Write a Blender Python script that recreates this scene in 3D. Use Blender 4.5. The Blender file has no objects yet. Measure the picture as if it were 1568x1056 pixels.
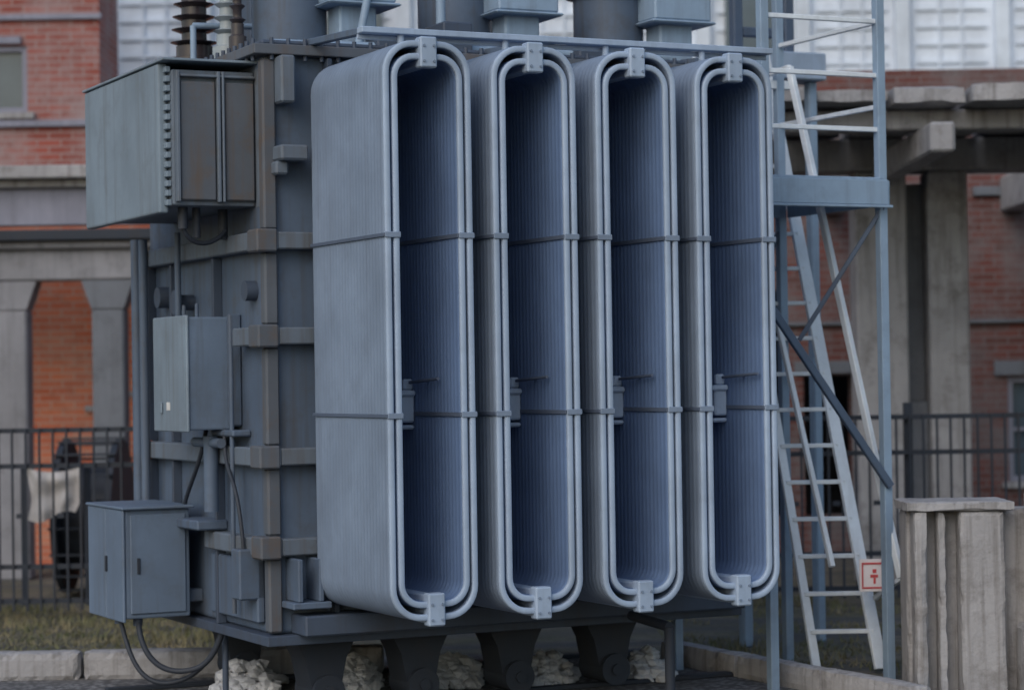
import bpy, bmesh, math, random
from mathutils import Vector, Matrix, Quaternion, noise
random.seed(7)
scn = bpy.context.scene
COL = scn.collection

# ------------------------------------------------------------------ materials
def newmat(name):
    m = bpy.data.materials.new(name); m.use_nodes = True
    nt = m.node_tree; b = nt.nodes["Principled BSDF"]
    return m, nt, b
def nd(nt, t, **kw):
    n = nt.nodes.new(t)
    for k, v in kw.items():
        if k in n.inputs: n.inputs[k].default_value = v
        else: setattr(n, k, v)
    return n
def mixc(nt, fac, a, b):
    n = nt.nodes.new("ShaderNodeMix"); n.data_type = 'RGBA'
    def put(sock, v):
        if hasattr(v, "is_output"): nt.links.new(v, sock)
        elif isinstance(v, (int, float)): sock.default_value = v
        else: sock.default_value = (*v, 1)
    put(n.inputs[0], fac); put(n.inputs[6], a); put(n.inputs[7], b)
    return n.outputs[2]
def ramp(nt, src, lo, hi):
    n = nt.nodes.new("ShaderNodeMapRange"); n.clamp = True
    n.inputs[1].default_value = lo; n.inputs[2].default_value = hi
    nt.links.new(src, n.inputs[0]); return n.outputs[0]
def mul(nt, a, b):
    n = nt.nodes.new("ShaderNodeMath"); n.operation = 'MULTIPLY'
    for i, v in enumerate((a, b)):
        if hasattr(v, "is_output"): nt.links.new(v, n.inputs[i])
        else: n.inputs[i].default_value = v
    return n.outputs[0]
def coords(nt, scale=(1,1,1)):
    tc = nd(nt, "ShaderNodeTexCoord"); mp = nd(nt, "ShaderNodeMapping")
    mp.inputs["Scale"].default_value = scale
    nt.links.new(tc.outputs["Object"], mp.inputs["Vector"]); return mp.outputs[0]
def noi(nt, vec, scale, detail=4, rough=.6):
    n = nd(nt, "ShaderNodeTexNoise"); n.inputs["Scale"].default_value = scale
    n.inputs["Detail"].default_value = detail; n.inputs["Roughness"].default_value = rough
    nt.links.new(vec, n.inputs["Vector"]); return n.outputs["Fac"]
def bump(nt, b, h, strength=.3, dist=.01):
    n = nd(nt, "ShaderNodeBump"); n.inputs["Strength"].default_value = strength
    n.inputs["Distance"].default_value = dist
    nt.links.new(h, n.inputs["Height"]); nt.links.new(n.outputs[0], b.inputs["Normal"])

def surf(name, col, dirt=(.1,.08,.06), amt=.5, streak=.4, rough=.55, metal=0., bs=.15, bd=.004, sc=1., spec=.4):
    """paint / concrete with blotches, vertical runs and fine grain"""
    m, nt, b = newmat(name)
    v = coords(nt); vs = coords(nt, (9, 9, .5))
    n1 = noi(nt, v, 1.7*sc); n2 = noi(nt, vs, 1.6*sc); n3 = noi(nt, v, 35*sc, 3)
    lite = tuple(min(1, c*1.18) for c in col); dark = tuple(c*.82 for c in col)
    c = mixc(nt, ramp(nt, n1, .3, .7), dark, lite)
    c = mixc(nt, mul(nt, ramp(nt, n2, .5, .75), streak), c, dirt)
    c = mixc(nt, mul(nt, ramp(nt, noi(nt, v, 4.3*sc, 6, .7), .52, .72), amt), c, dirt)
    c = mixc(nt, mul(nt, n3, .25), c, tuple(x*.7 for x in col))
    nt.links.new(c, b.inputs["Base Color"])
    b.inputs["Roughness"].default_value = rough; b.inputs["Metallic"].default_value = metal
    b.inputs["Specular IOR Level"].default_value = spec
    bump(nt, b, n3, bs, bd)
    return m

def brick(name, c1, c2, mortar, dirt, amt):
    m, nt, b = newmat(name)
    tc = nd(nt, "ShaderNodeTexCoord"); sp = nd(nt, "ShaderNodeSeparateXYZ"); cb = nd(nt, "ShaderNodeCombineXYZ")
    nt.links.new(tc.outputs["Object"], sp.inputs[0])
    ad = nd(nt, "ShaderNodeMath"); ad.operation = 'ADD'
    nt.links.new(sp.outputs[0], ad.inputs[0]); nt.links.new(sp.outputs[1], ad.inputs[1])
    nt.links.new(ad.outputs[0], cb.inputs[0]); nt.links.new(sp.outputs[2], cb.inputs[1])
    br = nd(nt, "ShaderNodeTexBrick"); nt.links.new(cb.outputs[0], br.inputs["Vector"])
    br.inputs["Color1"].default_value = (*c1, 1); br.inputs["Color2"].default_value = (*c2, 1)
    br.inputs["Mortar"].default_value = (*mortar, 1); br.inputs["Scale"].default_value = 1
    br.inputs["Brick Width"].default_value = .26; br.inputs["Row Height"].default_value = .078
    br.inputs["Mortar Size"].default_value = .008; br.inputs["Mortar Smooth"].default_value = .3
    v = coords(nt)
    c = mixc(nt, mul(nt, ramp(nt, noi(nt, v, 1.3, 8, .7), .42, .66), amt), br.outputs["Color"], dirt)
    c = mixc(nt, mul(nt, ramp(nt, noi(nt, v, 6, 8, .7), .5, .75), .6), c, tuple(x*.55 for x in c1))
    nt.links.new(c, b.inputs["Base Color"]); b.inputs["Roughness"].default_value = .9
    bump(nt, b, br.outputs["Fac"], -.5, .006)
    return m

M = {}
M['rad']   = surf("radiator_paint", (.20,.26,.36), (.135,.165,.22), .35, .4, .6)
M['radin'] = surf("radiator_inner_shaded", (.13,.205,.37), (.08,.12,.20), .25, .35, .65)  # same radiator paint, with the shade inside the loops put into the colour
M['clamp'] = surf("clamp_paint", (.34,.435,.58), (.17,.20,.25), .3, .3, .55)
M['strap'] = surf("strap_paint", (.09,.12,.18), (.06,.07,.08), .3, .2, .6)
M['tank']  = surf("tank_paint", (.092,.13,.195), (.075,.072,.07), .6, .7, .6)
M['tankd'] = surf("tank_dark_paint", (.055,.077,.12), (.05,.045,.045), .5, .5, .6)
M['rust']  = surf("rusty_paint", (.095,.11,.135), (.12,.085,.06), .75, .75, .7)
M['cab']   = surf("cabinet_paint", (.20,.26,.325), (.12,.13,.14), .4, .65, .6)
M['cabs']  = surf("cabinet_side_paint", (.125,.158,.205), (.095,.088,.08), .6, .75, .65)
M['cab2']  = surf("small_cabinet_paint", (.125,.175,.255), (.09,.10,.115), .4, .55, .6)
M['dark']  = surf("dark_iron", (.024,.032,.048), (.04,.035,.035), .4, .3, .7)
M['black'] = surf("rubber_black", (.03,.038,.055), (.03,.03,.03), .3, .2, .6)
M['galv']  = surf("galvanised_steel", (.68,.75,.83), (.38,.40,.43), .3, .3, .5)
M['steel'] = surf("painted_platform_steel", (.25,.35,.48), (.14,.165,.20), .35, .4, .55)
M['brace'] = surf("brace_paint", (.075,.11,.175), (.07,.07,.07), .35, .3, .55)
M['conc']  = surf("weathered_concrete", (.25,.255,.285), (.12,.12,.13), .6, .6, .92, 0, .5, .01)
M['concd'] = surf("dark_concrete", (.15,.165,.195), (.08,.085,.095), .6, .6, .92, 0, .5, .01)  # darker, bluer concrete tone
M['concl'] = surf("light_concrete", (.34,.34,.36), (.13,.12,.115), .8, .9, .92, 0, .6, .012)
M['plast'] = surf("lilac_plaster", (.24,.25,.32), (.14,.14,.17), .3, .5, .9)
M['white'] = surf("white_wall_paint", (.66,.74,.86), (.40,.45,.53), .35, .4, .8)
M['whites']= surf("white_frame_paint", (.60,.68,.79), (.36,.40,.47), .3, .3, .6)
M['porc']  = surf("brown_porcelain", (.05,.042,.048), (.03,.03,.03), .2, .2, .25)
M['porcl'] = surf("grey_porcelain", (.33,.38,.42), (.2,.2,.2), .2, .2, .25)
M['stone'] = surf("rubble_stone", (.58,.60,.64), (.26,.26,.27), .6, .3, .95, 0, .6, .01, 2.)
M['cloth'] = surf("tarp_cloth", (.5,.49,.5), (.25,.24,.24), .5, .4, .9)
M['red']   = surf("sign_red", (.5,.06,.07), (.3,.08,.07), .2, .2, .5)
M['signw'] = surf("sign_white", (.72,.68,.72), (.5,.4,.4), .2, .2, .5)
M['nut']   = surf("label_white", (.7,.7,.7), (.5,.5,.5), .2, .2, .5)
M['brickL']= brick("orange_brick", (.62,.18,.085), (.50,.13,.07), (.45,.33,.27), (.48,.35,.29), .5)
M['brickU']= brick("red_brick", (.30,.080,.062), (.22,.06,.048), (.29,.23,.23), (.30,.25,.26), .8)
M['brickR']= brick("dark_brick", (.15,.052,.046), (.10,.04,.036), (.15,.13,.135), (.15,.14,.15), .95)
m, nt, b = newmat("window_glass"); M['glass'] = m
v = coords(nt); c = mixc(nt, noi(nt, v, 1.5), (.02,.04,.06), (.10,.14,.18)); nt.links.new(c, b.inputs["Base Color"]); b.inputs["Roughness"].default_value = .12
m, nt, b = newmat("dark_interior"); M['void'] = m
v = coords(nt); c = mixc(nt, noi(nt, v, 2), (.01,.01,.013), (.03,.03,.035)); nt.links.new(c, b.inputs["Base Color"]); b.inputs["Roughness"].default_value = .9
m, nt, b = newmat("grassy_ground"); M['ground'] = m
v = coords(nt); vs = coords(nt, (.25, 2.2, 1))
c = mixc(nt, ramp(nt, noi(nt, v, .8, 8, .65), .4, .6), (.10,.10,.06), (.19,.165,.13))
c = mixc(nt, ramp(nt, noi(nt, vs, 1.1, 5, .6), .45, .62), c, (.08,.08,.085))
c = mixc(nt, ramp(nt, noi(nt, v, 9, 8, .7), .45, .7), c, (.06,.06,.045))
c = mixc(nt, mul(nt, ramp(nt, noi(nt, v, 30, 4, .7), .55, .7), .5), c, (.24,.22,.19))
nt.links.new(c, b.inputs["Base Color"]); b.inputs["Roughness"].default_value = 1
bump(nt, b, noi(nt, v, 25, 8, .7), .8, .03)
m, nt, b = newmat("grass_blades"); M['grass'] = m
v = coords(nt); c = mixc(nt, ramp(nt, noi(nt, v, 2.5), .35, .65), (.10,.12,.05), (.25,.21,.13)); nt.links.new(c, b.inputs["Base Color"]); b.inputs["Roughness"].default_value = .9
m, nt, b = newmat("gravel_bed"); M['gravel'] = m
v = coords(nt); vo = nd(nt, "ShaderNodeTexVoronoi"); vo.inputs["Scale"].default_value = 22; nt.links.new(v, vo.inputs["Vector"])
c = mixc(nt, ramp(nt, vo.outputs["Distance"], .1, .6), (.30,.30,.31), (.07,.07,.075))
c = mixc(nt, mul(nt, ramp(nt, noi(nt, v, 1.5), .4, .65), .7), c, (.09,.085,.085)); nt.links.new(c, b.inputs["Base Color"]); b.inputs["Roughness"].default_value = 1
bump(nt, b, vo.outputs["Distance"], -.8, .03)

# ------------------------------------------------------------------ mesh helpers
def empty(name, loc=(0,0,0), rotz=0):
    e = bpy.data.objects.new(name, None); e.location = loc; e.rotation_euler = (0,0,rotz)
    e.empty_display_size = .3; COL.objects.link(e); return e
def finish(bm, name, mat, parent=None, smooth=False):
    bmesh.ops.recalc_face_normals(bm, faces=bm.faces)
    me = bpy.data.meshes.new(name); bm.to_mesh(me); bm.free()
    me.materials.append(mat)
    if smooth:
        for p in me.polygons: p.use_smooth = True
    o = bpy.data.objects.new(name, me); COL.objects.link(o)
    if parent: o.parent = parent
    return o
def merge(bm, t):
    me = bpy.data.meshes.new("t"); t.to_mesh(me); t.free(); bm.from_mesh(me); bpy.data.meshes.remove(me)
def addbox(bm, x, y, z, bev=0., seg=1):
    t = bmesh.new()
    M4 = Matrix.Translation(((x[0]+x[1])/2, (y[0]+y[1])/2, (z[0]+z[1])/2)) @ Matrix.Diagonal((abs(x[1]-x[0]), abs(y[1]-y[0]), abs(z[1]-z[0]), 1))
    bmesh.ops.create_cube(t, size=1, matrix=M4)
    if bev > 0: bmesh.ops.bevel(t, geom=t.edges[:], offset=bev, segments=seg, affect='EDGES', profile=.5)
    merge(bm, t)
def box(name, x, y, z, mat, parent=None, bev=.006, seg=2):
    bm = bmesh.new(); addbox(bm, x, y, z, bev, seg); return finish(bm, name, mat, parent)
def boxes(name, lst, mat, parent=None, bev=.004):
    bm = bmesh.new()
    for q in lst: addbox(bm, *q, bev)
    return finish(bm, name, mat, parent)
def roughboxes(name, lst, mat, parent=None, amp=.02, step=.07):
    """broken-edged cast concrete: gridded boxes with chipped, uneven surface"""
    bm = bmesh.new()
    for (x, y, z) in lst:
        t = bmesh.new(); dims = [abs(a[1]-a[0]) for a in (x, y, z)]
        ns = [max(1, min(60, int(d_/step))) for d_ in dims]; org = (x[0], y[0], z[0]); cache = {}
        def V(i, j, k):
            if (i, j, k) not in cache:
                p = Vector((org[0]+dims[0]*i/ns[0], org[1]+dims[1]*j/ns[1], org[2]+dims[2]*k/ns[2]))
                e = sum((i in (0, ns[0]), j in (0, ns[1]), k in (0, ns[2])))
                n1 = noise.noise(p*3.1)*.5+noise.noise(p*11)*.5
                c_ = Vector((sum(x)/2, sum(y)/2, sum(z)/2)); d_ = (c_-p)
                pull = amp*(.25*n1+(max(0, n1+.15)*1.3 if e >= 2 else 0)+(.3 if e >= 2 else 0))
                q = Vector([(math.copysign(1, a) if (f and a) else 0) for a, f in zip(d_, (i in (0, ns[0]), j in (0, ns[1]), k in (0, ns[2])))])
                cache[(i, j, k)] = t.verts.new(p+q*pull)
            return cache[(i, j, k)]
        for k in (0, ns[2]):
            for i in range(ns[0]):
                for j in range(ns[1]): t.faces.new((V(i,j,k), V(i+1,j,k), V(i+1,j+1,k), V(i,j+1,k)))
        for j in (0, ns[1]):
            for i in range(ns[0]):
                for k in range(ns[2]): t.faces.new((V(i,j,k), V(i+1,j,k), V(i+1,j,k+1), V(i,j,k+1)))
        for i in (0, ns[0]):
            for j in range(ns[1]):
                for k in range(ns[2]): t.faces.new((V(i,j,k), V(i,j+1,k), V(i,j+1,k+1), V(i,j,k+1)))
        bmesh.ops.recalc_face_normals(t, faces=t.faces)
        merge(bm, t)
    return finish(bm, name, mat, parent)
def addcyl(bm, p1, p2, r, r2=None, n=16):
    p1, p2 = Vector(p1), Vector(p2); d = p2-p1
    q = d.to_track_quat('Z', 'Y').to_matrix().to_4x4()
    bmesh.ops.create_cone(bm, cap_ends=True, segments=n, radius1=r, radius2=r if r2 is None else r2, depth=d.length, matrix=Matrix.Translation((p1+p2)/2) @ q)
def cyls(name, lst, mat, parent=None, n=16):
    bm = bmesh.new()
    for q in lst: addcyl(bm, q[0], q[1], q[2], q[3] if len(q) > 3 else None, n)
    o = finish(bm, name, mat, parent, True)
    mod = o.modifiers.new("es", 'EDGE_SPLIT'); mod.split_angle = math.radians(40)
    return o
def addbeam(bm, p1, p2, w, h, up=(0,0,1)):
    p1, p2 = Vector(p1), Vector(p2); d = (p2-p1); L = d.length; d.normalize()
    s = d.cross(Vector(up)).normalized(); u = s.cross(d).normalized()
    R = Matrix((s, d, u)).transposed().to_4x4()
    t = bmesh.new(); bmesh.ops.create_cube(t, size=1, matrix=Matrix.Translation((p1+p2)/2) @ R @ Matrix.Diagonal((w, L, h, 1)))
    bmesh.ops.bevel(t, geom=t.edges[:], offset=min(w,h)*.12, segments=1, affect='EDGES')
    merge(bm, t)
def beams(name, lst, mat, parent=None):
    bm = bmesh.new()
    for q in lst: addbeam(bm, *q)
    return finish(bm, name, mat, parent)
def lathe(name, prof, c, mat, parent=None, n=28):
    bm = bmesh.new(); rings = []
    for r, z in prof:
        rings.append([bm.verts.new((c[0]+r*math.cos(2*math.pi*i/n), c[1]+r*math.sin(2*math.pi*i/n), c[2]+z)) for i in range(n)])
    for a, b2 in zip(rings, rings[1:]):
        for i in range(n): bm.faces.new((a[i], a[(i+1)%n], b2[(i+1)%n], b2[i]))
    bm.faces.new(rings[0][::-1]); bm.faces.new(rings[-1])
    o = finish(bm, name, mat, parent, True)
    mod = o.modifiers.new("es", 'EDGE_SPLIT'); mod.split_angle = math.radians(50)
    return o
def cable(name, pts, r, mat, parent=None):
    cu = bpy.data.curves.new(name, 'CURVE'); cu.dimensions = '3D'; cu.bevel_depth = r; cu.bevel_resolution = 3
    s = cu.splines.new('NURBS'); s.points.add(len(pts)-1); s.use_endpoint_u = True; s.order_u = 4
    for p, q in zip(s.points, pts): p.co = (*q, 1)
    o = bpy.data.objects.new(name, cu); COL.objects.link(o); cu.materials.append(mat)
    if parent: o.parent = parent
    return o

# ------------------------------------------------------------------ transformer
TH = math.radians(26)
T = empty("power_transformer", (-.453, 13, 0), TH)   # local x along radiator bank, y into the tank

HW, RZ0, RZ1, RR, RL = .264, .665, 3.85, .165, 1.08
def track(hw, z0, z1, r, ns=8):
    pts = []
    for cx, cz, a0 in ((hw-r, z1-r, 0), (-hw+r, z1-r, 90), (-hw+r, z0+r, 180), (hw-r, z0+r, 270)):
        for i in range(ns+1):
            a = math.radians(a0+90*i/ns)
            pts.append((cx+r*math.cos(a), cz+r*math.sin(a), math.cos(a), math.sin(a)))
    return pts
def loopmesh(name, cx, hw, z0, z1, r, ys, ty, tx, mat, parent, ex=.6):
    P = track(hw, z0, z1, r); K = 16; bm = bmesh.new()
    prof = []
    for k in range(K):
        a = 2*math.pi*k/K; c, s = math.cos(a), math.sin(a)
        prof.append((math.copysign(abs(c)**ex, c)*tx, math.copysign(abs(s)**.75, s)*ty))
    for y0 in ys:
        rg = [[bm.verts.new((cx+px+nx*a, y0+b2, pz+nz*a)) for a, b2 in prof] for px, pz, nx, nz in P]
        for i in range(len(P)):
            A, B = rg[i], rg[(i+1) % len(P)]
            for k in range(K): bm.faces.new((A[k], B[k], B[(k+1)%K], A[(k+1)%K]))
    return finish(bm, name, mat, parent, True)
def panelsheet(name, cx, hw, z0, z1, r, yy0, yy1, tx, mat, parent, n=24, amp=.0034):
    """ribbed sheet of welded tubes: closed wall, outer and inner skins with shallow corrugation"""
    P = track(hw, z0, z1, r); bm = bmesh.new(); S = n*4
    outer, inner = [], []
    for s in range(S+1):
        y = yy0+(yy1-yy0)*s/S; d_ = amp*(abs(math.sin(math.pi*n*s/S))-.6)
        outer.append([bm.verts.new((cx+px+nx*(tx+d_), y, pz+nz*(tx+d_))) for px, pz, nx, nz in P])
        inner.append([bm.verts.new((cx+px-nx*(tx+d_), y, pz-nz*(tx+d_))) for px, pz, nx, nz in P])
    N = len(P)
    for s in range(S):
        for i in range(N):
            j = (i+1) % N
            bm.faces.new((outer[s][i], outer[s][j], outer[s+1][j], outer[s+1][i]))
            bm.faces.new((inner[s][i], inner[s+1][i], inner[s+1][j], inner[s][j]))
    for s in (0, S):
        for i in range(N):
            j = (i+1) % N
            bm.faces.new((outer[s][i], inner[s][i], inner[s][j], outer[s][j]))
    return finish(bm, name, mat, parent, True)
for i in range(4):
    cx = i*.656
    panelsheet("radiator_outer_tubes_%d" % (i+1), cx, HW-.018, RZ0+.018, RZ1-.018, RR, 0, RL, .0165, M['rad'], T)
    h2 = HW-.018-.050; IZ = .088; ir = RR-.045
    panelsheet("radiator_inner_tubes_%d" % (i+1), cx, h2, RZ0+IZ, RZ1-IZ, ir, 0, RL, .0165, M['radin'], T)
    loopmesh("radiator_front_rims_%d" % (i+1), cx, HW-.018, RZ0+.018, RZ1-.018, RR, [-.012], .014, .018, M['clamp'], T)  # both rim loops take the lighter clamp paint as a painted edge highlight
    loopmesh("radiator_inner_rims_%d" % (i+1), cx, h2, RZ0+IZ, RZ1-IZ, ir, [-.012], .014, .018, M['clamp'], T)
    for j, (za, zb) in enumerate(((RZ1-.15, RZ1+.02), (RZ0-.03, RZ0+.15))):
        boxes("radiator_collector_%d_%d" % (i+1, j+1), [((cx-.050, cx+.050), (-.05, .03), (za, zb)),
              ((cx-.04, cx+.04), (.0305, RL+.10), (za+.012, zb-.032 if j == 0 else zb-.012))], M['clamp'], T, .008)
        bm = bmesh.new()
        for s in (-1, 1):
            for q in (.035, .12): addcyl(bm, (cx+s*.03, -.058, za+q), (cx+s*.03, -.049, za+q), .008, n=6)
        finish(bm, "radiator_collector_bolts_%d_%d" % (i+1, j+1), M['rad'], T)
        zc = (za+zb)/2
        cyls("radiator_flange_%d_%d" % (i+1, j+1), [((cx, RL+.08, zc), (cx, RL+.2, zc), .06), ((cx, RL+.12, zc), (cx, RL+.15, zc), .10)], M['tank'], T)
    sl = []
    for zz in (2.78, 1.79):
        o = HW+.004; n_ = h2-.018
        sl += [((cx-o-.006, cx-o+.004), (-.028, RL+.01), (zz-.010, zz+.010)), ((cx+o-.004, cx+o+.006), (-.028, RL+.01), (zz-.010, zz+.010)),
               ((cx-n_, cx-n_+.008), (-.02, RL), (zz-.012, zz+.012)), ((cx+n_-.008, cx+n_), (-.02, RL), (zz-.012, zz+.012)),
               ((cx-n_, cx+n_), (RL-.05, RL-.03), (zz-.018, zz+.018))]
    boxes("radiator_straps_%d" % (i+1), sl, M['strap'], T, .002)
    sl = []
    for zz in (2.78, 1.79):
        for s in (-1, 1):
            xa, xb = sorted((cx+s*(h2-.02), cx+s*(HW+.004)))
            sl.append(((xa, xb), (-.034, -.024), (zz-.016, zz+.016)))
    boxes("radiator_strap_ends_%d" % (i+1), sl, M['rad'], T, .003)
    xr = cx+h2-.02; vv = (.62, .56, .50, .40)[i]
    boxes("radiator_valve_body_%d" % (i+1), [((xr-.085, xr), (vv, vv+.08), (1.74, 1.92)), ((xr-.11, xr), (vv-.02, vv+.10), (1.89, 1.925)), ((xr-.10, xr), (vv, vv+.08), (1.70, 1.725)), ((xr-.06, xr), (vv+.02, vv+.06), (1.925, 1.99))], M['clamp'], T, .01)
    cyls("radiator_valve_stem_%d" % (i+1), [((xr-.03, vv-.40, 1.99), (xr-.03, vv, 1.97), .009), ((xr-.03, vv-.2, 1.98), (xr, vv-.2, 1.98), .008)], M['strap'], T, 8)

# tank
TU0, TU1, TV0, TV1, TZ0, TZ1 = -.488, 2.62, 1.25, 3.55, .50, 3.93
box("tank_shell", (TU0, TU1), (TV0, TV1), (TZ0, TZ1), M['tank'], T, .03, 3)
box("tank_lid_flange", (TU0-.09, TU1+.09), (TV0-.09, TV1+.09), (TZ1-.02, TZ1+.04), M['rust'], T, .006)
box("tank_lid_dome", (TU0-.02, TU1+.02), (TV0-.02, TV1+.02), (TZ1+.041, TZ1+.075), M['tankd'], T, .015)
bm = bmesh.new()
for i in range(22):
    v_ = TV0+.03+i*(TV1-TV0-.06)/21; addcyl(bm, (TU0-.055, v_, TZ1-.05), (TU0-.055, v_, TZ1+.08), .013, n=6)
for i in range(30):
    u_ = TU0+.03+i*(TU1-TU0-.06)/29; addcyl(bm, (u_, TV0-.055, TZ1-.05), (u_, TV0-.055, TZ1+.08), .013, n=6)
finish(bm, "tank_lid_bolts", M['tankd'], T)
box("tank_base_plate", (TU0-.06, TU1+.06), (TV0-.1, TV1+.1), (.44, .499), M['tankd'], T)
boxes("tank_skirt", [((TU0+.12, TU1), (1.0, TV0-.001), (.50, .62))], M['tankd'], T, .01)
rb = []
for z_, vend in ((2.76, 3.5), (2.20, 1.62), (1.49, 3.5), (.96, 2.2)):
    rb.append(((TU0-.09, TU0+.04), (TV0-.105, vend), (z_, z_+.11)))
    rb.append(((TU0+.0405, TU1+.05), (TV0-.10, TV0+.02), (z_+.005, z_+.105)))
boxes("tank_stiffeners", rb, M['cabs'], T, .008)
boxes("tank_stiffener_caps", [((TU0-.10, TU0+.03), (TV0-.115, TV0+.06), (z_-.012, z_+.122)) for z_ in (2.76, 2.20, 1.49, .96)], M['rust'], T, .01)
segs = [(.5, .96), (1.07, 1.49), (1.60, 2.20), (2.31, 2.76), (2.87, 3.9)]
boxes("tank_corner_posts", [((TU0-.03, TU0+.055), (TV0-.05, TV0+.03), (a+.013, b2-.013)) for a, b2 in segs], M['rust'], T, .012)
boxes("tank_front_ribs", [((u_, u_+.03), (TV0-.09, TV0+.01), (a+.002, b2-.002)) for a, b2 in segs for u_ in (-.12, .33, .98, 1.64, 2.4)], M['tankd'], T, .004)
boxes("tank_end_ribs", [((TU0-.06, TU0), (v_, v_+.035), (a, b2)) for a, b2 in ((.5, 1.485), (1.605, 2.755)) for v_ in (2.05, 2.9, 3.4)], M['tankd'], T, .004)
boxes("tank_lifting_lugs", [((TU0+.05, TU0+.14), (TV0-.16, TV0), (3.62, 3.90)), ((TU0+.03, TU0+.20), (TV0-.20, TV0), (3.28, 3.37)),
       ((TU0+.02, TU0+.10), (TV0-.13, TV0), (3.20, 3.279)), ((TU1-.14, TU1-.05), (TV0-.16, TV0), (3.62, 3.90))], M['cabs'], T, .012)
boxes("tank_jacking_brackets", [((u_, u_+.03), (TV0-.22, TV0), (.70, .95)) for u_ in (TU0+.09, TU0+.22)] + [((TU0+.05, TU0+.29), (TV0-.24, TV0), (.66, .699))], M['tank'], T, .006)
cyls("tank_end_valves", [((TU0-.1, 2.62, 2.5), (TU0, 2.62, 2.5), .05), ((TU0-.13, 2.62, 2.5), (TU0-.10, 2.62, 2.5), .08),
      ((TU0-.07, 1.45, 2.53), (TU0, 1.45, 2.53), .06), ((TU0-.09, 3.1, 2.55), (TU0, 3.1, 2.55), .07)], M['tankd'], T)
cyls("tank_end_conduits", [((TU0-.12, 3.30, .6), (TU0-.12, 3.30, 2.94), .03), ((TU0-.12, 3.46, .9), (TU0-.12, 3.46, 2.95), .035),
      ((TU0-.14, 1.9, 1.2), (TU0-.14, 1.9, 1.66), .045), ((TU0-.14, 1.7, 1.62), (TU0-.14, 2.2, 1.62), .03), ((TU0-.10, 1.62, .6), (TU0-.10, 1.62, 2.2), .014),
      ((TU0-.14, 2.5, 2.4), (TU0-.14, 2.5, 2.94), .02), ((TU0-.2, 1.95, 2.39), (TU0-.2, 1.95, 2.47), .012), ((TU0-.2, 2.2, 2.39), (TU0-.2, 2.2, 2.47), .012)], M['tank'], T)
boxes("tank_end_plates", [((TU0-.12, TU0), (1.55, 1.95), (1.66, 1.70)), ((TU0-.2, TU0), (2.0, 2.6), (1.08, 1.14)), ((TU0-.16, TU0), (1.35, 1.5), (.7, 1.0)), ((TU0-.05, TU0), (1.35, 2.2), (.56, .93))], M['tank'], T, .01)
cable("tank_end_cable_1", [(TU0-.1, 1.75, 1.7), (TU0-.13, 1.7, 1.5), (TU0-.12, 1.5, 1.42), (TU0-.12, 1.4, 1.1), (TU0-.1, 1.42, .9)], .012, M['black'], T)
cable("tank_end_cable_2", [(TU0-.1, 2.1, 1.7), (TU0-.13, 2.15, 1.45), (TU0-.12, 2.4, 1.35), (TU0-.12, 2.5, 1.2)], .014, M['black'], T)
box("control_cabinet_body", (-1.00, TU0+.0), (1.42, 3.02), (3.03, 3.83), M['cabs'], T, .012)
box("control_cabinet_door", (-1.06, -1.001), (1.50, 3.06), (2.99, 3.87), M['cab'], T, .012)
boxes("control_cabinet_panels", [((-.96, -.74), (1.39, 1.4195), (3.06, 3.76)), ((-.68, -.50), (1.39, 1.4195), (3.06, 3.76))], M['rust'], T, .008)
boxes("control_cabinet_frames", [((-.735, -.715), (1.37, 1.42), (3.05, 3.82)), ((-.705, -.69), (1.37, 1.42), (3.05, 3.82)), ((-.985, -.965), (1.37, 1.42), (3.05, 3.82)), ((-.49, -.475), (1.33, 1.42), (3.02, 3.85)),
       ((-.96, -.50), (1.375, 1.419), (3.785, 3.80))], M['cabs'], T, .004)
boxes("control_cabinet_hinges", [((-1.03, -1.0), (1.44, 1.4985), (3.03+i*.056, 3.065+i*.056)) for i in range(15)], M['cab'], T, .004)
box("control_cabinet_roof", (-1.07, -.46), (1.36, 3.08), (3.875, 3.89), M['cab'], T, .004)
cyls("control_cabinet_pipes", [((-.9, 1.55, 2.90), (-.9, 1.55, 3.04), .03), ((-.8, 1.6, 2.85), (-.8, 1.6, 3.04), .025), ((-.6, 1.7, 2.85), (-.6, 1.7, 3.04), .03)], M['black'], T)
cable("control_cabinet_cable", [(-.9, 1.55, 2.92), (-.88, 1.56, 2.8), (-.7, 1.62, 2.78), (-.6, 1.66, 2.9)], .014, M['black'], T)
box("drive_cabinet_body", (-.81, -.53), (1.75, 2.38), (1.70, 2.385), M['cab2'], T, .012)
boxes("drive_cabinet_door", [((-.83, -.811), (1.735, 2.395), (1.69, 2.395)), ((-.845, -.831), (2.2, 2.24), (1.8, 1.87))], M['cab'], T, .006)
box("drive_cabinet_label", (-.833, -.8305), (2.06, 2.13), (1.82, 1.87), M['nut'], T, .001)
boxes("drive_cabinet_hinge_strip", [((-.57, -.49), (1.70, 1.749), (1.72, 2.40))], M['tank'], T, .01)
box("terminal_cabinet_body", (-1.02, -.60), (2.42, 3.17), (.52, 1.20), M['cab2'], T, .012)
boxes("terminal_cabinet_doors", [((-1.04, -1.021), (2.41, 2.775), (.50, 1.2)), ((-1.04, -1.021), (2.785, 3.18), (.50, 1.2)), ((-.99, -.63), (2.405, 2.419), (.55, 1.17)), ((-1.05, -.58), (2.38, 3.2), (1.201, 1.22))], M['cab2'], T, .006)
boxes("terminal_cabinet_handles", [((-1.055, -1.041), (2.74, 2.76), (.8, .9)), ((-.95, -.93), (2.395, 2.404), (.8, .9))], M['dark'], T, .003)
boxes("terminal_cabinet_bracket", [((-.60, TU0), (2.5, 2.6), (.6, .68)), ((-.60, TU0), (2.5, 2.6), (1.05, 1.12))], M['tank'], T, .006)
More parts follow.
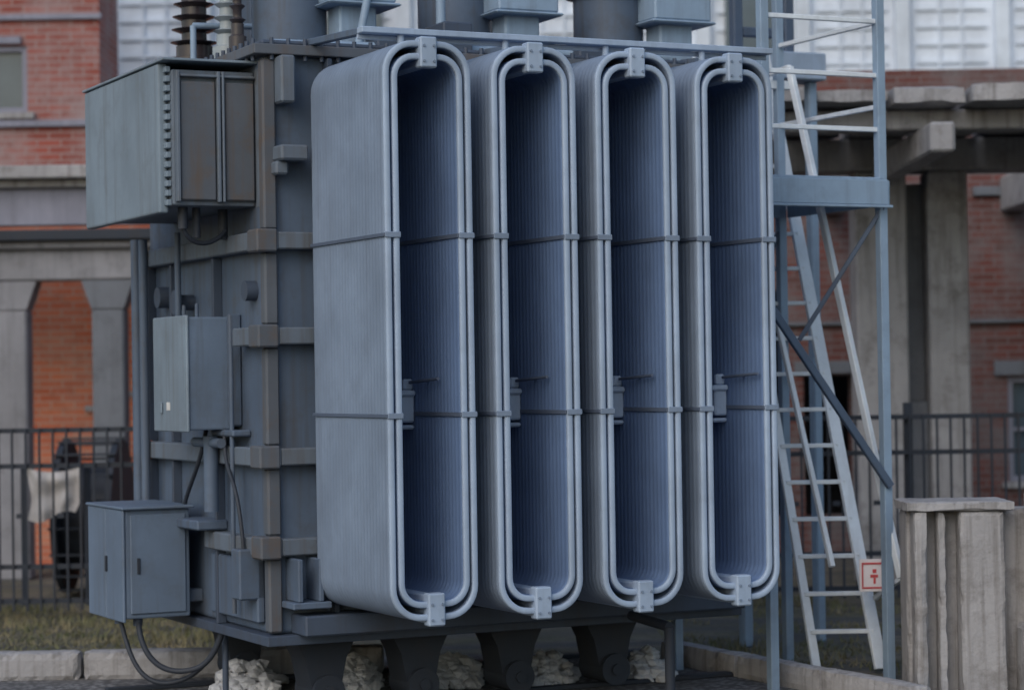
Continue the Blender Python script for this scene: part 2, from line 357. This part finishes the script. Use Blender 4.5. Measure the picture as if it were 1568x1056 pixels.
cable("terminal_cable_1", [(-.92, 2.5, .53), (-.93, 2.45, .38), (-.85, 2.4, .2), (-.65, 2.3, .17), (-.52, 2.2, .25), (-.48, 2.1, .5)], .018, M['black'], T)
cable("terminal_cable_2", [(-.98, 2.7, .53), (-.97, 2.6, .35), (-.92, 2.5, .12), (-.7, 2.4, .08), (-.5, 2.3, .22), (-.45, 2.2, .5)], .015, M['black'], T)
cyls("terminal_cable_gland", [((-.92, 2.5, .47), (-.92, 2.5, .53), .03), ((-.98, 2.7, .47), (-.98, 2.7, .53), .03), ((-.45, 2.2, 0), (-.45, 2.2, .5), .02)], M['tankd'], T)
boxes("radiator_top_beam", [((-.25, 2.45), (.30, .38), (3.93, 3.965)), ((-.25, 2.45), (.375, .385), (3.90, 3.93))], M['clamp'], T, .004)
cyls("radiator_beam_hangers", [((i*.656, .34, 3.84), (i*.656, .34, 3.95), .02) for i in range(4)], M['clamp'], T)
beams("radiator_beam_struts", [((u_, .36, 3.95), (u_, 1.3, 4.0), .05, .04) for u_ in (-.2, .98, 2.4)], M['tank'], T)
for i, u_ in enumerate((-.02, 1.12, 2.26)):
    c = (u_, 2.05, TZ1+.07)
    lathe("turret_%d" % (i+1), [(.30, 0), (.30, .04), (.235, .045), (.235, .52), (.29, .525), (.29, .57), (.235, .575), (.18, .66)], c, M['tank'], T)
    prof = []
    for k in range(11):
        zz = .66+k*.1; prof += [(.09, zz), (.15-.003*k, zz+.03), (.09, zz+.045)]
    prof += [(.05, 1.78), (.04, 1.95)]
    lathe("turret_bushing_%d" % (i+1), prof, c, M['porcl'], T)
    boxes("turret_box_%d" % (i+1), [((u_+.12, u_+.55), (1.62, 1.95), (4.33, 4.62)), ((u_+.2, u_+.45), (1.7, 1.9), (4.0, 4.33)), ((u_+.09, u_+.58), (1.6, 1.97), (4.31, 4.3295))], M['steel'], T, .012)
for i, (u_, v_, mt, r_) in enumerate(((-.33, 3.0, 'porc', .15), (-.30, 2.42, 'porcl', .09), (-.40, 1.95, 'porc', .05), (.3, 3.0, 'porc', .15))):
    c = (u_, v_, TZ1+.07)
    prof = [(r_*1.1, 0), (r_*1.1, .12), (r_*.8, .13), (r_*.8, .2)]
    for k in range(6):
        zz = .2+k*.085; prof += [(r_*.55, zz), (r_*(1.05-.05*k), zz+.025), (r_*.55, zz+.04)]
    prof += [(r_*.3, .74), (r_*.25, .9)]
    lathe("lid_bushing_%d" % (i+1), prof, c, M[mt], T)
cyls("lid_pipes", [((-.3, 1.6, 4.03), (2.4, 1.5, 4.06), .035), ((-.42, 2.75, 4.0), (-.42, 2.75, 4.3), .02), ((-.42, 2.75, 4.3), (.5, 2.8, 4.34), .02), ((.25, 1.6, 4.0), (.38, 1.6, 4.6), .025), ((.8, 1.55, 4.0), (.8, 1.55, 4.45), .03)], M['steel'], T)
boxes("lid_covers", [((.35, .6), (1.5, 1.8), (4.0, 4.16)), ((.75, .95), (1.4, 1.7), (4.0, 4.2)), ((-.35, -.1), (2.6, 2.75), (4.0, 4.06)), ((1.7, 1.9), (1.4, 1.6), (4.0, 4.14))], M['tankd'], T, .01)
cyls("conservator", [((-.2, 3.25, 5.15), (2.4, 3.25, 5.15), .38)], M['tank'], T, 32)
boxes("conservator_stands", [((u_, u_+.1), (3.1, 3.4), (4.0, 4.85)) for u_ in (.1, 2.0)], M['tank'], T)
for j, v_ in enumerate((1.5, 2.95)):
    for i, u_ in enumerate((-.10, .52, 1.17, 1.85)):
        bm = bmesh.new()
        q = [(-.19, .44), (.19, .44), (.13, .32), (.085, .10), (-.085, .10), (-.13, .32)]
        fr = [bm.verts.new((u_+a, v_-.13, b2)) for a, b2 in q]; bk = [bm.verts.new((u_+a, v_+.13, b2)) for a, b2 in q]
        bm.faces.new(fr); bm.faces.new(bk[::-1])
        for k in range(6): bm.faces.new((fr[k], bk[k], bk[(k+1)%6], fr[(k+1)%6]))
        finish(bm, "carriage_%d_%d" % (j+1, i+1), M['dark'], T)
        cyls("carriage_wheel_%d_%d" % (j+1, i+1), [((u_-.0, v_-.16, .13), (u_-.0, v_+.16, .13), .095), ((u_, v_-.18, .13), (u_, v_-.155, .13), .10), ((u_, v_-.2, .13), (u_, v_-.18, .13), .035)], M['dark'], T, 24)

# ------------------------------------------------------------------ rails, pit, kerbs, rubble
R = empty("transformer_rails", (-.453, 13, 0), TH)
boxes("rails", [((-1.0, 3.0), (v_-.035, v_+.035), (.006, .035)) for v_ in (1.5, 2.95)] , M['dark'], R)
g = bmesh.new(); bmesh.ops.create_grid(g, x_segments=1, y_segments=1, size=400); ground = finish(g, "ground", M['ground'])
g = bmesh.new()
vs = [g.verts.new(p) for p in ((-7, 9, .004), (4.6, 9, .004), (2.3, 13.75, .004), (1.05, 16.3, .004), (.9, 17.0, .004), (-1, 17, .004), (-1.1, 16, .004), (-7, 16, .004))]
g.faces.new(vs); finish(g, "gravel_bed", M['gravel'])
K = empty("concrete_kerb")
roughboxes("kerb_back_part", [((-7+i*1.02, -6+i*1.02-random.uniform(0, .02)), (15.9, 16.1), (-.02, .20-random.uniform(0, .02))) for i in range(6)], M['concl'], K, .03, .045)
K = empty("concrete_kerb", (1.05, 16.4, 0), math.radians(-63))
roughboxes("kerb_side_part", [((i*.98, i*.98+.96), (-.07, .07), (-.02, .155)) for i in range(3)], M['concl'], K, .02, .045)
bm = bmesh.new()
mounds = [(-1.75, .22), (-1.06, .17), (-.42, .2), (.2, .19), (.84, .18)]
for i in range(1100):
    mx, mw = random.choice(mounds); a = random.gauss(0, .55)
    if abs(a) > 1: continue
    x_ = mx+a*mw; b_ = random.uniform(-1, 1); y_ = 15.5+b_*.32+(mx*.12)
    zz = .17*(1-a*a)*(1-b_*b_)*random.uniform(.2, 1)
    s_ = random.uniform(.02, .06)
    t = bmesh.new(); bmesh.ops.create_icosphere(t, subdivisions=1, radius=s_)
    off = Vector((random.random()*50, i, 0))
    for v_ in t.verts:
        v_.co *= 1+.5*noise.noise(v_.co*14+off); v_.co.z *= .75
    bmesh.ops.translate(t, verts=t.verts, vec=(x_, y_, zz+s_*.4))
    merge(bm, t)
finish(bm, "rubble_stones", M['stone'])
bm = bmesh.new()
for i in range(22000):
    if random.random() < .6: x_ = random.uniform(-6, -1.5); y_ = random.uniform(16.15, 21)
    else: x_ = random.uniform(1.1, 4.5); y_ = random.uniform(15.4, 21)
    if x_ > 0 and (y_ < 16.9-(x_-1.0)*1.0 or noise.noise(Vector((x_*1.5, y_*1.5, 3))) < -.05): continue
    h_ = random.uniform(.02, .07)*(1+.8*noise.noise(Vector((x_, y_, 0)))); a = random.random()*math.pi; w = .006
    dx, dy = math.cos(a)*w, math.sin(a)*w; lx, ly = random.uniform(-.04, .04), random.uniform(-.04, .04)
    bm.faces.new([bm.verts.new(p) for p in ((x_-dx, y_-dy, 0), (x_+dx, y_+dy, 0), (x_+lx, y_+ly, h_))])
me = bpy.data.meshes.new("grass"); bm.to_mesh(me); bm.free(); me.materials.append(M['grass'])
COL.objects.link(bpy.data.objects.new("grass", me))

# ------------------------------------------------------------------ service platform with ladder
P = empty("service_platform", (2.40, 15.25, 0), TH)
pw, pd = .88, 1.2
boxes("platform_posts", [((-.03, .03), (-.03, .03), (0, 6)), ((-pw-.03, -pw+.03), (-.03, .03), (0, 6)), ((-.03, .03), (pd-.03, pd+.03), (0, 6)), ((-pw-.03, -pw+.03), (pd-.03, pd+.03), (0, 6))], M['steel'], P)
boxes("platform_deck_frame", [((-pw-.05, .01), (-.075, -.031), (3.06, 3.22)), ((-pw-.05, .01), (pd-.03, pd+.02), (3.06, 3.22)), ((.031, .05), (-.03, pd-.031), (3.06, 3.22)), ((-pw-.06, .03), (-.095, -.076), (3.04, 3.058))], M['steel'], P)
boxes("platform_deck", [((-pw, .0), (-.03+i*.1, .05+i*.1), (3.221, 3.24)) for i in range(12)], M['steel'], P)
beams("platform_rails", [((-pw, 0, z_), (0, 0, z_), .03, .03) for z_ in (3.55, 3.9, 4.25)] + [((0, 0, z_), (0, pd, z_), .03, .03) for z_ in (3.7, 4.25)] + [((-pw-.05, pd, 3.98), (.1, pd, 3.98), .05, .06)], M['galv'], P)
beams("platform_braces", [((-pw, -.05, 2.40), (0, -.05, 1.25), .035, .05), ((0, -.02, 3.05), (-.45, .3, 2.2), .025, .03), ((0, pd, 3.0), (-pw, pd, 1.2), .03, .03)], M['brace'], P)
L = empty("ladder")
b0, b1 = Vector((1.975, 15.6, .03)), Vector((2.40, 15.6, .03))
t0, t1 = Vector((1.50, 16.9, 4.3)), Vector((1.83, 16.9, 4.3))
rg = [(b0, t0, .06, .03), (b1, t1, .09, .03)]
beams("ladder_stringers", rg, M['galv'], L)
beams("ladder_rungs", [(b0.lerp(t0, k/17.5), b1.lerp(t1, k/17.5), .05, .028) for k in range(1, 17)], M['galv'], L)
beams("ladder_handrails", [((1.90, 15.9, 4.05), (2.48, 15.2, .66), .045, .045), ((1.80, 16.0, 2.35), (2.07, 15.45, .72), .035, .035), ((2.48, 15.2, .66), (2.36, 15.55, .5), .03, .03), ((1.90, 15.9, 4.05), (1.75, 16.5, 4.05), .03, .03)], M['galv'], L)
S = empty("warning_sign")
box("sign_plate", (2.24, 2.42), (15.40, 15.412), (.56, .77), M['signw'], S, .002)
boxes("sign_symbol", [((2.255, 2.405), (15.395, 15.3985), (.735, .748)), ((2.255, 2.405), (15.395, 15.3985), (.578, .59)), ((2.255, 2.265), (15.395, 15.3985), (.592, .733)), ((2.395, 2.405), (15.395, 15.3985), (.592, .733)), ((2.31, 2.36), (15.395, 15.3985), (.65, .67)), ((2.33, 2.345), (15.395, 15.3985), (.61, .649)), ((2.325, 2.35), (15.395, 15.3985), (.68, .705))], M['red'], S, .001)
box("sign_bracket", (2.31, 2.35), (15.413, 15.60), (.66, .69), M['steel'], S, .002)
q = empty("drain_pipe"); cyls("pipe", [((.905, 14.0, 0), (.905, 14.0, .50), .03), ((.905, 14.0, .50), (.7, 14.4, .53), .03)], M['dark'], q)

# ------------------------------------------------------------------ precast concrete slabs (right, near)
W = empty("precast_concrete_block")
X0 = 2.42
parts = [((X0, 4.2), (14.62, 14.9), (0, 1.13)), ((X0-.03, 3.06), (14.42, 14.92), (1.131, 1.19)), ((X0+.02, X0+.10), (14.44, 14.619), (0, 1.13)), ((X0+.17, X0+.22), (14.47, 14.619), (0, 1.13)),
         ((X0+.30, X0+.58), (14.45, 14.619), (0, 1.13)), ((3.14, 4.3), (14.3, 14.6), (.45, 1.25)), ((3.08, 4.3), (14.35, 14.6), (0, .44))]
roughboxes("slab_ribs", parts, M['concl'], W, .016, .03)

# ------------------------------------------------------------------ iron fence
F = empty("iron_fence")
bm = bmesh.new()
for (xa, xb) in ((-7, 8),):
    for zz in (.16, .45, 1.30, 1.60): addbox(bm, (xa, xb), (19.98, 20.02), (zz-.02, zz+.02))
    x_ = xa
    k = 0
    while x_ < xb:
        addbox(bm, (x_-.009, x_+.009), (19.955, 19.975), (.08, 1.62))
        if k % 18 == 0: addbox(bm, (x_-.035, x_+.035), (20.025, 20.09), (0, 1.72))
        if k % 3 == 0: addbox(bm, (x_+.03, x_+.09), (19.955, 19.975), (.86, .90))
        x_ += .115; k += 1
finish(bm, "fence_bars", M['dark'], F)
Tp = empty("white_tarp")
bm = bmesh.new(); n_ = 18; gr = []
for i in range(n_):
    row = []
    for j in range(n_):
        a, c = i/(n_-1), j/(n_-1)
        row.append(bm.verts.new((-4.37+a*.5*(.85+.15*c)+.03*math.sin(c*4), 21.2+.03*math.sin(a*15+c*2)+.06*noise.noise(Vector((a*4, c*3, 1))), .80+c*(.45-.05*math.sin(a*3.1))-.05*math.sin(a*5+.5)*(1-c))))
    gr.append(row)
for i in range(n_-1):
    for j in range(n_-1): bm.faces.new((gr[i][j], gr[i+1][j], gr[i+1][j+1], gr[i][j+1]))
finish(bm, "tarp_cloth", M['cloth'], Tp, True)
cyls("tarp_stand", [((-4.42, 21.3, 0), (-4.42, 21.3, 1.25), .03), ((-3.85, 21.3, 0), (-3.85, 21.3, 1.25), .03), ((-4.45, 21.2, 1.26), (-3.8, 21.2, 1.26), .02)], M['dark'], Tp)
# stored cable drums and a crate behind the fence
Jk = empty("cable_drum")
cyls("drum_flanges", [((-4.25, 22.3, .74), (-4.19, 22.3, .74), .72), ((-3.75, 22.3, .74), (-3.69, 22.3, .74), .72)], M['dark'], Jk, 32)
cyls("drum_core", [((-4.189, 22.3, .74), (-3.751, 22.3, .74), .5)], M['black'], Jk, 32)
beams("drum_battens", [((-4.26, 22.3+.73*math.cos(a), .74+.73*math.sin(a)), (-3.68, 22.3+.73*math.cos(a), .74+.73*math.sin(a)), .09, .02) for a in [k*math.pi/9+.1 for k in range(18)] if .74+.73*math.sin(a) > .05], M['dark'], Jk)

# ------------------------------------------------------------------ left: brick building and concrete gallery
def window(par, x0, x1, y, z0, z1, mull=1, bars=1, tag=""):
    fw = .06
    box("window_glass"+tag, (x0, x1), (y+.10, y+.115), (z0, z1), M['glass'], par, 0)
    l = [((x0, x0+fw), (y+.03, y+.095), (z0, z1)), ((x1-fw, x1), (y+.03, y+.095), (z0, z1)), ((x0+fw, x1-fw), (y+.03, y+.095), (z0, z0+fw)), ((x0+fw, x1-fw), (y+.03, y+.095), (z1-fw, z1))]
    for k in range(1, mull+1):
        xc = x0+(x1-x0)*k/(mull+1); l.append(((xc-.02, xc+.02), (y+.035, y+.09), (z0+fw, z1-fw)))
    for k in range(1, bars+1):
        zc = z0+(z1-z0)*k/(bars+1); l.append(((x0+fw, x1-fw), (y+.04, y+.085), (zc-.018, zc+.018)))
    boxes("window_frame"+tag, l, M['plast'], par, .003)
    box("window_sill"+tag, (x0-.08, x1+.08), (y-.07, y+.1), (z0-.07, z0-.002), M['concl'], par, .005)
def wall_with_holes(name, x0, x1, y0, y1, z0, z1, holes, mat, par):
    l = []; x_ = x0
    for xa, xb, za, zb in sorted(holes):
        if xa > x_: l.append(((x_, xa), (y0, y1), (z0, z1)))
        if za > z0: l.append(((xa, xb), (y0, y1), (z0, za)))
        if zb < z1: l.append(((xa, xb), (y0, y1), (zb, z1)))
        x_ = xb
    l.append(((x_, x1), (y0, y1), (z0, z1)))
    boxes(name, l, mat, par, 0)

B = empty("brick_building")
hl = [(-6.9, -5.30, 4.98, 5.72)]
wall_with_holes("wall_upper", -12, -4.5, 26, 26.4, 4.3, 9, hl, M['brickU'], B)
window(B, -6.9, -5.30, 26, 4.98, 5.72, 1, 0, "_up")
boxes("wall_courses", [((-12, -4.47), (25.93, 25.999), (4.82, 4.89)), ((-12, -4.47), (25.94, 25.999), (6.0, 6.06)), ((-6.9, -5.36), (25.95, 25.999), (5.74, 5.82))], M['plast'], B, .004)
hl = [(-4.63, -4.43, 1.75, 2.9), (-4.15, -3.6, 1.9, 3.2)]
wall_with_holes("wall_lower", -12, 0, 26.02, 26.42, 0, 4.29, hl, M['brickL'], B)
window(B, -4.63, -4.43, 26.02, 1.75, 2.9, 0, 2, "_low1")
window(B, -4.15, -3.6, 26.02, 1.9, 3.2, 1, 3, "_low2")
box("roof", (-12.2, -4.45), (25.8, 27.5), (9, 9.2), M['concd'], B)
box("side_wall", (-4.9, -4.51), (26.41, 27.3), (4.3, 8.99), M['brickU'], B, 0)
G = empty("concrete_gallery")
boxes("gallery_cornice", [((-12, -1.0), (23.7, 24.2), (4.06, 4.19)), ((-12, -1.0), (23.85, 24.2), (3.98, 4.059))], M['concl'], G, .01)
box("gallery_fascia", (-12, -1.0), (23.95, 24.2), (3.60, 3.979), M['plast'], G, .01)
box("gallery_shadow_strip", (-12, -1.0), (23.8, 24.6), (3.44, 3.55), M['dark'], G, .01)  # dark strip stands in for the shadow below the fascia
box("gallery_roof", (-12, -1.0), (24.201, 24.6), (4.0, 4.18), M['concd'], G, .01)
boxes("gallery_beam", [((-12, -1.0), (24.0, 24.35), (3.04, 3.36)), ((-12, -1.0), (23.9, 24.45), (3.36, 3.435))], M['conc'], G, .02)
for i, (xc, mt) in enumerate(((-8.9, 'conc'), (-7.0, 'conc'), (-5.10, 'conc'), (-4.11, 'concd'), (-2.6, 'conc'))):
    w = .165
    bm = bmesh.new(); addbox(bm, (xc-w, xc+w), (24.02, 24.33), (0, 2.75), .02)
    q = [(-w, 2.751), (w, 2.751), (w+.10, 3.035), (-w-.10, 3.035)]
    fr = [bm.verts.new((xc+a, 24.01, c)) for a, c in q]; bk = [bm.verts.new((xc+a, 24.34, c)) for a, c in q]
    bm.faces.new(fr); bm.faces.new(bk[::-1])
    for k in range(4): bm.faces.new((fr[k], bk[k], bk[(k+1)%4], fr[(k+1)%4]))
    finish(bm, "gallery_column_%d" % (i+1), M[mt], G)

# ------------------------------------------------------------------ white building in the back
Wb = empty("white_industrial_building")
box("facade", (-7, 14), (32, 40), (0, 12), M['white'], Wb, 0)
l = []
for k in range(16): 
    x_ = -6.9+k*1.35; l.append(((x_, x_+.2), (31.85, 31.999), (0, 12)))
boxes("facade_pilasters", l, M['whites'], Wb, .01)
boxes("facade_bands", [((-7, 14), (31.7, 31.849), (z_, z_+.25)) for z_ in (5.55, 8.2, 10.4)], M['whites'], Wb, .01)
l = []
for k in range(15):
    x_ = -6.7+k*1.35
    for j in range(9): l.append(((x_+.1, x_+1.05), (31.96, 31.998), (5.9+j*.24, 5.94+j*.24)))
    for j in range(1, 3): l.append(((x_+.1+j*.3, x_+.13+j*.3), (31.955, 31.9985), (5.9, 7.9)))
boxes("facade_glazing_bars", l, M['whites'], Wb, 0)
for k in (3, 7):
    x_ = -6.7+k*1.35
    box("facade_window_%d" % k, (x_+.2, x_+.95), (31.90, 31.929), (5.95, 7.1), M['glass'], Wb, 0)
# ------------------------------------------------------------------ right: brick building with portico
Br = empty("brick_workshop")
hl = [(2.75, 3.02, .4, 2.9), (3.2, 3.75, .4, 1.95), (5.45, 6.3, .75, 1.9), (7.2, 8.0, .75, 2.4)]
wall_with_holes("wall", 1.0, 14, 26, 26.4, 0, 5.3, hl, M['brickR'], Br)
box("interior_back", (1.0, 14), (27.5, 27.6), (0, 5.3), M['void'], Br, 0)
window(Br, 5.45, 6.3, 26, .75, 1.9, 1, 1, "_r1")
window(Br, 7.2, 8.0, 26, .75, 2.4, 1, 2, "_r2")
boxes("lintels", [((5.3, 6.45), (25.95, 25.999), (1.92, 2.08)), ((3.1, 3.85), (25.95, 25.999), (1.97, 2.1)), ((5.1, 7), (25.93, 25.999), (3.9, 4.0)), ((1.0, 14), (25.93, 25.999), (2.5, 2.54))], M['concd'], Br, .004)
Pr = empty("concrete_portico")
boxes("portico_columns", [((3.22, 3.70), (22, 22.45), (0, 3.85)), ((3.90, 4.27), (22, 22.45), (0, 3.85)), ((6.4, 6.9), (22, 22.45), (0, 3.85)), ((1.2, 1.6), (22, 22.45), (0, 3.85))], M['concl'], Pr, .02)
boxes("portico_web", [((3.701, 3.899), (22.15, 22.35), (0, 1.7)), ((3.701, 3.899), (22.3, 22.4), (1.7, 3.75))], M['concd'], Pr, .01)
box("portico_lintel", (1.0, 9), (21.95, 22.5), (3.851, 4.15), M['concl'], Pr, .02)
boxes("portico_cross_beams", [((x_, x_+.2), (18.9, 21.94), (3.74, 3.98)) for x_ in (3.38, 5.2)] + [((x_, x_+.28), (22.51, 25.99), (3.72, 4.1)) for x_ in (3.4, 5.4)], M['concl'], Pr, .02)
roughboxes("portico_slab", [((1.9+i*.62, 2.5+i*.62), (19.3-random.uniform(0, .25), 22.5), (4.16+random.uniform(0, .03), 4.30+random.uniform(0, .03))) for i in range(12)], M['concl'], Pr, .03, .1)
boxes("portico_edge_beam", [((2.0, 9), (19.6, 19.9), (3.99, 4.155))], M['concl'], Pr, .015)

# switchgear frame behind the platform top
Gt = empty("switchgear_frame", (1.95, 17.2, 0), TH)
boxes("frame_box", [((-.35, .45), (0, .3), (4.14, 4.34))], M['clamp'], Gt, .01)
boxes("frame_feet", [((-.28, -.20), (.1, .18), (0, 4.139)), ((.36, .43), (.1, .18), (0, 4.139))], M['steel'], Gt, .01)
boxes("frame_posts", [((-.28, -.20), (.1, .18), (4.341, 6)), ((.16, .24), (.1, .18), (4.341, 6)), ((-.195, .155), (.11, .17), (4.45, 4.52)), ((-.195, .155), (.11, .17), (5.2, 5.27))], M['brace'], Gt, .01)

# ------------------------------------------------------------------ light, sky, camera
w = bpy.data.worlds.new("World"); scn.world = w; w.use_nodes = True
nt = w.node_tree; bg = nt.nodes["Background"]; sk = nt.nodes.new("ShaderNodeTexSky")
sk.sky_type = 'NISHITA'; sk.sun_disc = False
d = Vector((-.45, -.95, .75)).normalized()
sk.sun_elevation = math.asin(d.z); sk.sun_rotation = math.atan2(d.x, d.y); sk.dust_density = 2.0; sk.air_density = 1.3
nt.links.new(sk.outputs[0], bg.inputs[0]); bg.inputs[1].default_value = .15
ld = bpy.data.lights.new("sun", 'SUN'); ld.energy = .7; ld.angle = math.radians(45); ld.color = (1, .98, .96)
lo = bpy.data.objects.new("sun", ld); lo.rotation_euler = d.to_track_quat('Z', 'Y').to_euler(); COL.objects.link(lo)
scn.view_settings.view_transform = 'Standard'; scn.view_settings.look = 'None'; scn.view_settings.exposure = 0

cd = bpy.data.cameras.new("camera"); cd.lens = 83; cd.sensor_width = 36; cd.clip_end = 2000
co = bpy.data.objects.new("camera", cd); COL.objects.link(co); scn.camera = co
co.matrix_world = Matrix.Translation((0, 0, 2)) @ Matrix.Rotation(math.radians(90.745), 4, 'X') @ Matrix.Rotation(math.radians(-.9), 4, 'Z')
cd.dof.use_dof = True; cd.dof.focus_distance = 13.2; cd.dof.aperture_fstop = 1.5
